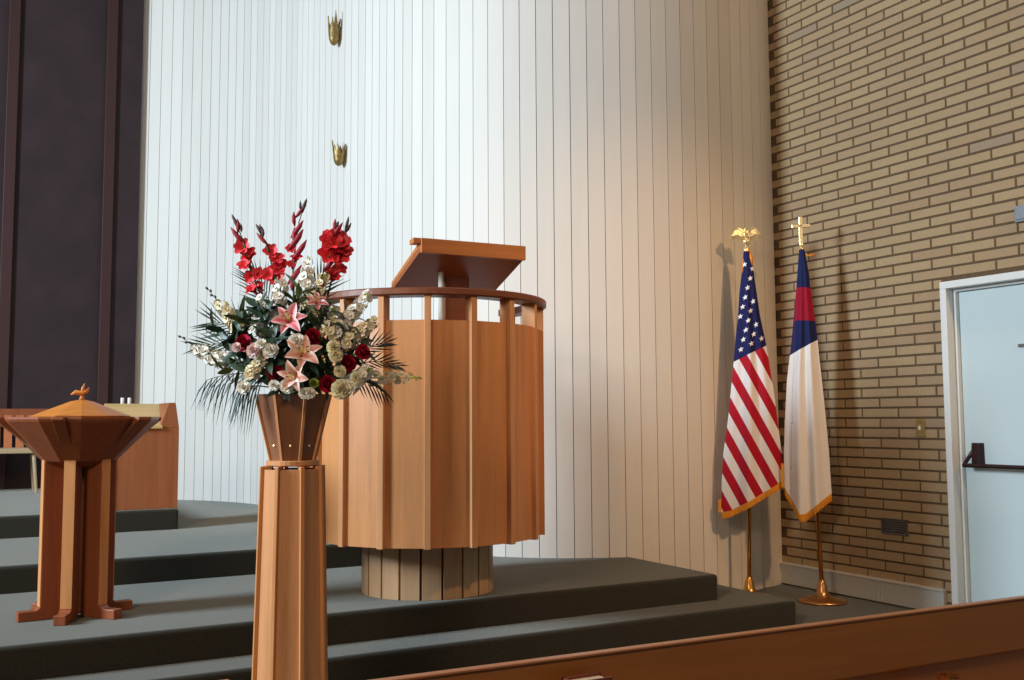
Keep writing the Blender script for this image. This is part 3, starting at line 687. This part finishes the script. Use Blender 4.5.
CB = V((5.12, 4.98, 0)); CT = thing('church_flag', 'white flag with navy canton and red cross hanging on a pole, gold cross on top', 'flag', CB)
CF = Flag(CB); cs_, chh = CF.sz(801.5, 250); CO = CF.r*cs_
pole_base(CT, 'copper', chh, CO)
def ch_uv(px, py): return (((py-(288+.02*(px-800)))/33) if px > 794.5+(320-py)*.02 else -1, (py-(355-.56*(px-791)))/100)
mb = CF.sheet([(250, 799, 804.5), (265, 798, 807.5), (287, 796.5, 810.5), (320, 793.5, 815), (339, 791.8, 817.5), (355, 790, 819), (381, 787, 822), (420, 785, 826), (452, 784, 829), (498, 784.8, 832), (520, 785, 832)],
              [(0, 487), (.12, 497), (.32, 513), (.45, 513), (.7, 503), (1, 493)], (2.6, 2.2), .026, ch_uv)
mb.build('flag_cloth', 'christian', CT, True)
fringe(CF, CT, 30, .05, .9)
z = chh+.018; b = MB(); b.lathe([(.006, z), (.016, z+.01), (.016, z+.02), (.008, z+.03)], 14); cf = b.build('finial_ball', 'gold', CT, True, loc=CO)
b = MB(); az = atan2(CF.r.y, CF.r.x); b.X = Mx.Translation((0, 0, z+.02)) @ rotz(az)
b.box(-.0125, .0125, -.008, .008, 0, .195); b.box(-.062, .062, -.008, .008, .118, .142); b.build('cross', 'gold', cf, bevel=.003)
b = MB(); zc = chh-.03
b.tube([CF.r*.012+CF.n*.012+V((0, 0, zc+.015)), CF.r*.04+CF.n*.02+V((0, 0, zc-.015)), CF.r*.085+CF.n*.02+V((0, 0, zc-.01))], [.005, .005, .008], 8)
b.lathe([(.018, zc+.0), (.023, zc+.01), (.018, zc+.022)], 14); b.build('cord', 'cord', CT, True, loc=CO)

# ------------------------------------------------------------------ baptismal font
FC = V((.527, 5.338, .30)); FT = thing('baptismal_font', 'wooden baptismal font with shallow bowl, domed lid and six slab legs on the carpeted step', 'font', FC)
VA = atan2(-FC.y, -FC.x)
ZR = .955                                    # rim height above the step
for k in range(6):
    a = VA-radians(75)+k*pi/3
    prof = [(.058, 0), (.262, 0), (.262, .045), (.185, .045), (.165, .06), (.165, ZR-.19), (.385, ZR-.014), (.385, ZR), (.30, ZR), (.058, ZR-.2)]
    b = MB(); b.X = rotz(a); b.prism(prof, lambda x, z: (x, -.027, z), lambda x, z: (x, .027, z)); b.build('slab_leg', 'font', FT, bevel=.003)
    b = MB(); b.X = rotz(a); b.box(.1645, .169, -.0255, .0255, .06, ZR-.19); b.build('lit_leg_edge', 'rib_and_lit_edge', FT)  # paler strip paints daylight onto the outer edge of the leg
b = MB(); b.lathe([(.10, ZR-.24), (.17, ZR-.21), (.355, ZR-.022), (.362, ZR-.01), (.362, ZR), (.33, ZR), (.15, ZR-.16)], 12, VA); b.build('bowl', 'font', FT)
b = MB(); b.lathe([(.222, ZR-.004), (.227, ZR+.006), (.05, ZR+.078), (.02, ZR+.084)], 12, VA); lid = b.build('lid', 'font_lid', FT)
# dove-like carved knob
rr = V((cos(VA+pi/2), sin(VA+pi/2), 0)); z = ZR+.085
b = MB(); b.tube([(0, 0, z), (0, 0, z+.02)], [.014, .008], 10)
b.tube([rr*-.05+V((0, 0, z+.025)), rr*-.03+V((0, 0, z+.038)), V((0, 0, z+.03)), rr*.024+V((0, 0, z+.045)), rr*.03+V((0, 0, z+.062))], [.003, .011, .013, .009, .003], 8)
b.tube([V((0, 0, z+.03)), rr*.004+V((0, 0, z+.06)), rr*.012+V((0, 0, z+.082))], [.009, .007, .002], 8); b.build('knob', 'font_lid', lid, True)

# ------------------------------------------------------------------ desk on the upper tread
x0, x1, y0 = .985, 1.425, 7.665
DT = thing('choir_desk', 'wooden desk with slanted tan top at the edge of the top step, behind the font', 'desk', (x0, y0, .60))
w = x1-x0; zf, zb, dp = .585, .77, .42
b = MB(); b.box(0, w, 0, .03, 0, zf); b.build('front_panel', 'desk', DT, bevel=.003)
b = MB(); b.prism([(.03, 0), (dp, 0), (dp, zb-.02), (.03, zf)], lambda y, z: (0, y, z), lambda y, z: (.025, y, z)); b.build('side_panel', 'desk', DT, bevel=.002)
b = MB(); b.box(-.008, .004, -.006, .03, 0, zf); b.build('lit_edge_strip', 'rib_and_lit_edge', DT, bevel=.002)  # daylight on the desk's left side, painted as a paler strip
b = MB(); b.prism([(w-.14, zf), (w, zf), (w-.028, zb), (w-.075, zb)], lambda x, z: (x, .0, z), lambda x, z: (x, dp, z)); b.box(w-.03, w, .03, dp, 0, zf); b.build('side_panel', 'desk', DT, bevel=.003)
b = MB(); b.hexa([(-.03, -.02, zf-.005), (w-.12, -.02, zf-.005), (w-.06, dp, zb-.02), (-.03, dp, zb-.02)], [(-.03, -.02, zf+.015), (w-.12, -.02, zf+.015), (w-.06, dp, zb), (-.03, dp, zb)]); b.build('slanted_top', 'desk_top', DT, bevel=.003)
b = MB(); b.box(.02, w-.03, dp-.02, dp, .1, zb-.02); b.build('back_panel', 'desk', DT)
b = MB(); b.box(.02, w-.02, dp, dp+.1, zb-.06, zb-.035); b.build('back_shelf', 'desk', DT, bevel=.002)
for px, lb in ((122.3, 'left one of two small white candles behind the slanted desk'), (129.3, 'right one of two small white candles behind the slanted desk')):
    q = on_plane(px, 404, (0, y0+dp+.05, 0), V((0, 1, 0)))
    t = thing('candle', lb, 'candle', (q.x, y0+dp+.05, .60+zb-.035))
    b = MB(); b.lathe([(.012, 0), (.013, .004), (.013, .075), (.011, .08)], 14); b.build('wax', 'wax', t, True)
    b = MB(); b.tube([(0, 0, .078), (.001, 0, .09)], .0012, 5); b.build('wick', 'dark', t)

# ------------------------------------------------------------------ chancel bench
BT = thing('chancel_bench', 'long oak bench with slatted back against the dark wall behind the font', 'bench', (-1.0, 9.95, .60))
bx0, bx1 = -2.2, 1.75
b = MB(); b.box(bx0, bx1, 0, .45, .355, .40); b.build('seat', 'bench_seat', BT, bevel=.006)
b = MB(); b.box(bx0, bx1, .53, .57, .66, .76); b.build('back_rail', 'font', BT, bevel=.004)
for k in range(40):
    x = bx0+.05+k*(bx1-bx0-.1)/39; b = MB(); b.hexa([(x-.034, .42, .40), (x+.034, .42, .40), (x+.034, .44, .40), (x-.034, .44, .40)], [(x-.034, .53, .70), (x+.034, .53, .70), (x+.034, .55, .70), (x-.034, .55, .70)]); b.build('slat', 'bench', BT)
for x in (bx0+.2, -.65, .30, bx1-.15):
    for y, sl in ((.05, .05), (.40, -.04)):
        b = MB(); b.tube([(x, y, .36), (x+.03, y-sl*.4, 0)], [.017, .012], 8); b.build('leg', 'bench_seat', BT)

# ------------------------------------------------------------------ pew in the foreground
PY_ = 1.375
WT = thing('pew', 'long brown wooden pew back in the near foreground', 'pew', (2.0, PY_, 0), -.030)
a0, a1 = -1.7, 2.6
b = MB(); b.hexa([(a0, -.03, .42), (a1, -.03, .42), (a1, .0, .42), (a0, .0, .42)], [(a0, .004, .75), (a1, .004, .75), (a1, .03, .75), (a0, .03, .75)]); b.build('backrest', 'pew', WT)
b = MB(); b.box(a0, a1, -.012, .010, .742, .845); b.build('top_rail', 'pew', WT, bevel=.004)
b = MB(); b.box(a0, a1, -.014, .006, .845, .850); b.build('top_cap', 'pew_edge', WT, bevel=.002)
b = MB(); b.box(a0, a1, -.02, .46, .40, .43); b.build('seat', 'pew', WT, bevel=.008)
for x in (a0, a1-.04):
    b = MB(); b.prism([(-.14, 0), (.48, 0), (.5, .45), (.42, .6), (.06, .64), (.03, .87), (-.02, .87), (-.05, .45)], lambda y, z: (x, y, z), lambda y, z: (x+.045, y, z)); b.build('pew_end', 'pew', WT, bevel=.004)
b = MB(); b.box(-1.6, 2.5, -.125, -.015, .58, .595); b.box(-1.6, 2.5, -.125, -.113, .595, .64); b.build('book_rack', 'pew', WT, bevel=.002)
p = on_plane(946, 676, (0, PY_-.05, 0), V((0, 1, 0)))
b = MB(); b.box(p.x-2.06, p.x-1.94, -.095, -.0, p.z-.068, p.z-.054); b.build('cup_ledge', 'pew', WT, bevel=.002)
b = MB(); b.lathe([(.012, -.054), (.018, -.045), (.02, .0), (.022, .004), (.016, .004), (.014, -.03)], 16); tag(b.build('communion_cup', 'copper', loc=(p.x, PY_-.055, p.z)), 'small copper coloured cup standing in the pew rack at lower right', 'cup')
q0, q1 = on_plane(568, 679, (0, PY_-.02, 0), V((0, 1, 0))), on_plane(606, 675.5, (0, PY_-.02, 0), V((0, 1, 0)))
bw = q1.x-q0.x; bh = (q0.z+q1.z)/2-.595
HT = thing('hymnal', 'red brown book standing in the pew rack, only its top edge in view', 'book', ((q0.x+q1.x)/2, PY_-.02, .595))
for y in (-.018, .014):
    b = MB(); b.box(-bw/2, bw/2, y, y+.004, 0, bh); b.build('cover', 'paper', HT)
b = MB(); b.box(-bw/2, -bw/2+.004, -.018, .018, 0, bh); b.build('spine', 'paper', HT)
b = MB(); b.box(-bw/2+.004, bw/2-.004, -.014, .014, .003, bh-.004); b.build('pages', 'pages', HT)

# ------------------------------------------------------------------ flame ornaments on the boards
def ornament(px, py0, py1, label, tilt, tall):
    az = atan2((FW*FOC+RT*(px-512)).x, (FW*FOC+RT*(px-512)+UP*(340-(py0+py1)/2)).y)
    r_ = FW*FOC+RT*(px-512)+UP*(340-(py0+py1)/2); az = atan2(r_.x, r_.y)
    for (xa, ya), (xb, yb) in zip(PATH, PATH[1:]):
        u, v = atan2(xa, ya), atan2(xb, yb)
        if (u-az)*(v-az) <= 0:
            f = (az-u)/(v-u); P_ = V((xa+(xb-xa)*f, ya+(yb-ya)*f, 0)); d = V((xb-xa, yb-ya, 0)).normalized(); break
    n = V((-d.y, d.x, 0))
    if n.x > 0: n = -n
    z0 = on_plane(px, py1, P_, V((r_.x, r_.y, 0)).normalized()).z; z1 = on_plane(px, py0, P_, V((r_.x, r_.y, 0)).normalized()).z
    H = z1-z0; t = thing('flame_ornament', label, 'wall ornament', P_+V((0, 0, z0)))
    b = MB(); b.tube([n*-.002+V((0, 0, H*.25)), n*.035+V((0, 0, H*.25))], .012, 8); b.build('mount', 'bronze_art', t)
    c = n*.058
    b = MB(); b.lathe([(.006, 0), (.026, H*.05), (.040, H*.18), (.046, H*.36), (.041, H*.36), (.03, H*.15)], 14); b.v = [tuple(V(q)+c) for q in b.v]; b.build('cup', 'bronze_art', t, True)
    for k in range(7):
        a = k*2*pi/7+tilt; rd = n*cos(a)+d*sin(a); hh = H*(1.0 if k == tall else R.uniform(.70, .88)); s_ = rd.cross(V((0, 0, 1))); b = MB()
        def fn(u, v):
            q = (u-.5)*2; w_ = .021*(1-v)**.8*(1+.5*sin(v*pi)); rr_ = .040+.022*v-.004*v*v
            return c+rd*(rr_-.006*q*q)+s_*(q*w_+.012*v*v*(1 if k % 2 else -1))+V((0, 0, H*.2+(hh-H*.2)*v))
        b.grid(fn, 4, 8); b.grid(lambda u, v: fn(u, v)-rd*.004, 4, 8, None, True); b.build('petal', 'bronze_art', t, True)
ornament(340, 14, 47, 'upper of two bronze flame ornaments on the white boards', .2, 5)
ornament(345, 141, 167, 'lower of two bronze flame ornaments on the white boards', .7, 0)

# ------------------------------------------------------------------ light
def area(name, loc, target, sx, sy, power, c):
    l = bpy.data.lights.new(name, 'AREA'); l.shape = 'RECTANGLE'; l.size = sx; l.size_y = sy; l.energy = power; l.color = c
    o = bpy.data.objects.new(name, l); col.objects.link(o); o.location = loc; o.rotation_euler = (V(target)-V(loc)).to_track_quat('-Z', 'Y').to_euler(); return o
area('chancel_daylight', (-6.2, 5.5, 4.2), (3, 5.9, 2.0), 1.6, 2.6, 1120, (.71, .86, 1.0))
area('nave_light', (4.4, 1.4, 6.4), (4.0, 6.0, .8), .7, .7, 34, (1.0, .58, .30))
area('nave_light', (-3.2, .2, 3.9), (1.5, 5.0, 1.2), 1.2, 1.2, 135, (1.0, .74, .50))  # unseen front fill, added to brighten the flowers
sl = bpy.data.lights.new('chancel_spot', 'SPOT'); sl.energy = 560; sl.color = (1.0, .58, .28); sl.spot_size = radians(50); sl.spot_blend = 1; sl.shadow_soft_size = .12
so = bpy.data.objects.new('chancel_spot', sl); col.objects.link(so); so.location = (4.6, .4, 4.6); so.rotation_euler = (V((3.75, 5.6, .9))-V(so.location)).to_track_quat('-Z', 'Y').to_euler()
w = bpy.data.worlds.new('World'); scene.world = w; w.use_nodes = True
bg = w.node_tree.nodes['Background']; bg.inputs[0].default_value = (.86, .93, 1.0, 1); bg.inputs[1].default_value = .13
scene.view_settings.view_transform = 'Standard'; scene.view_settings.look = 'None'; scene.view_settings.exposure = 0; scene.view_settings.gamma = 1; scene.view_settings.use_curve_mapping = False
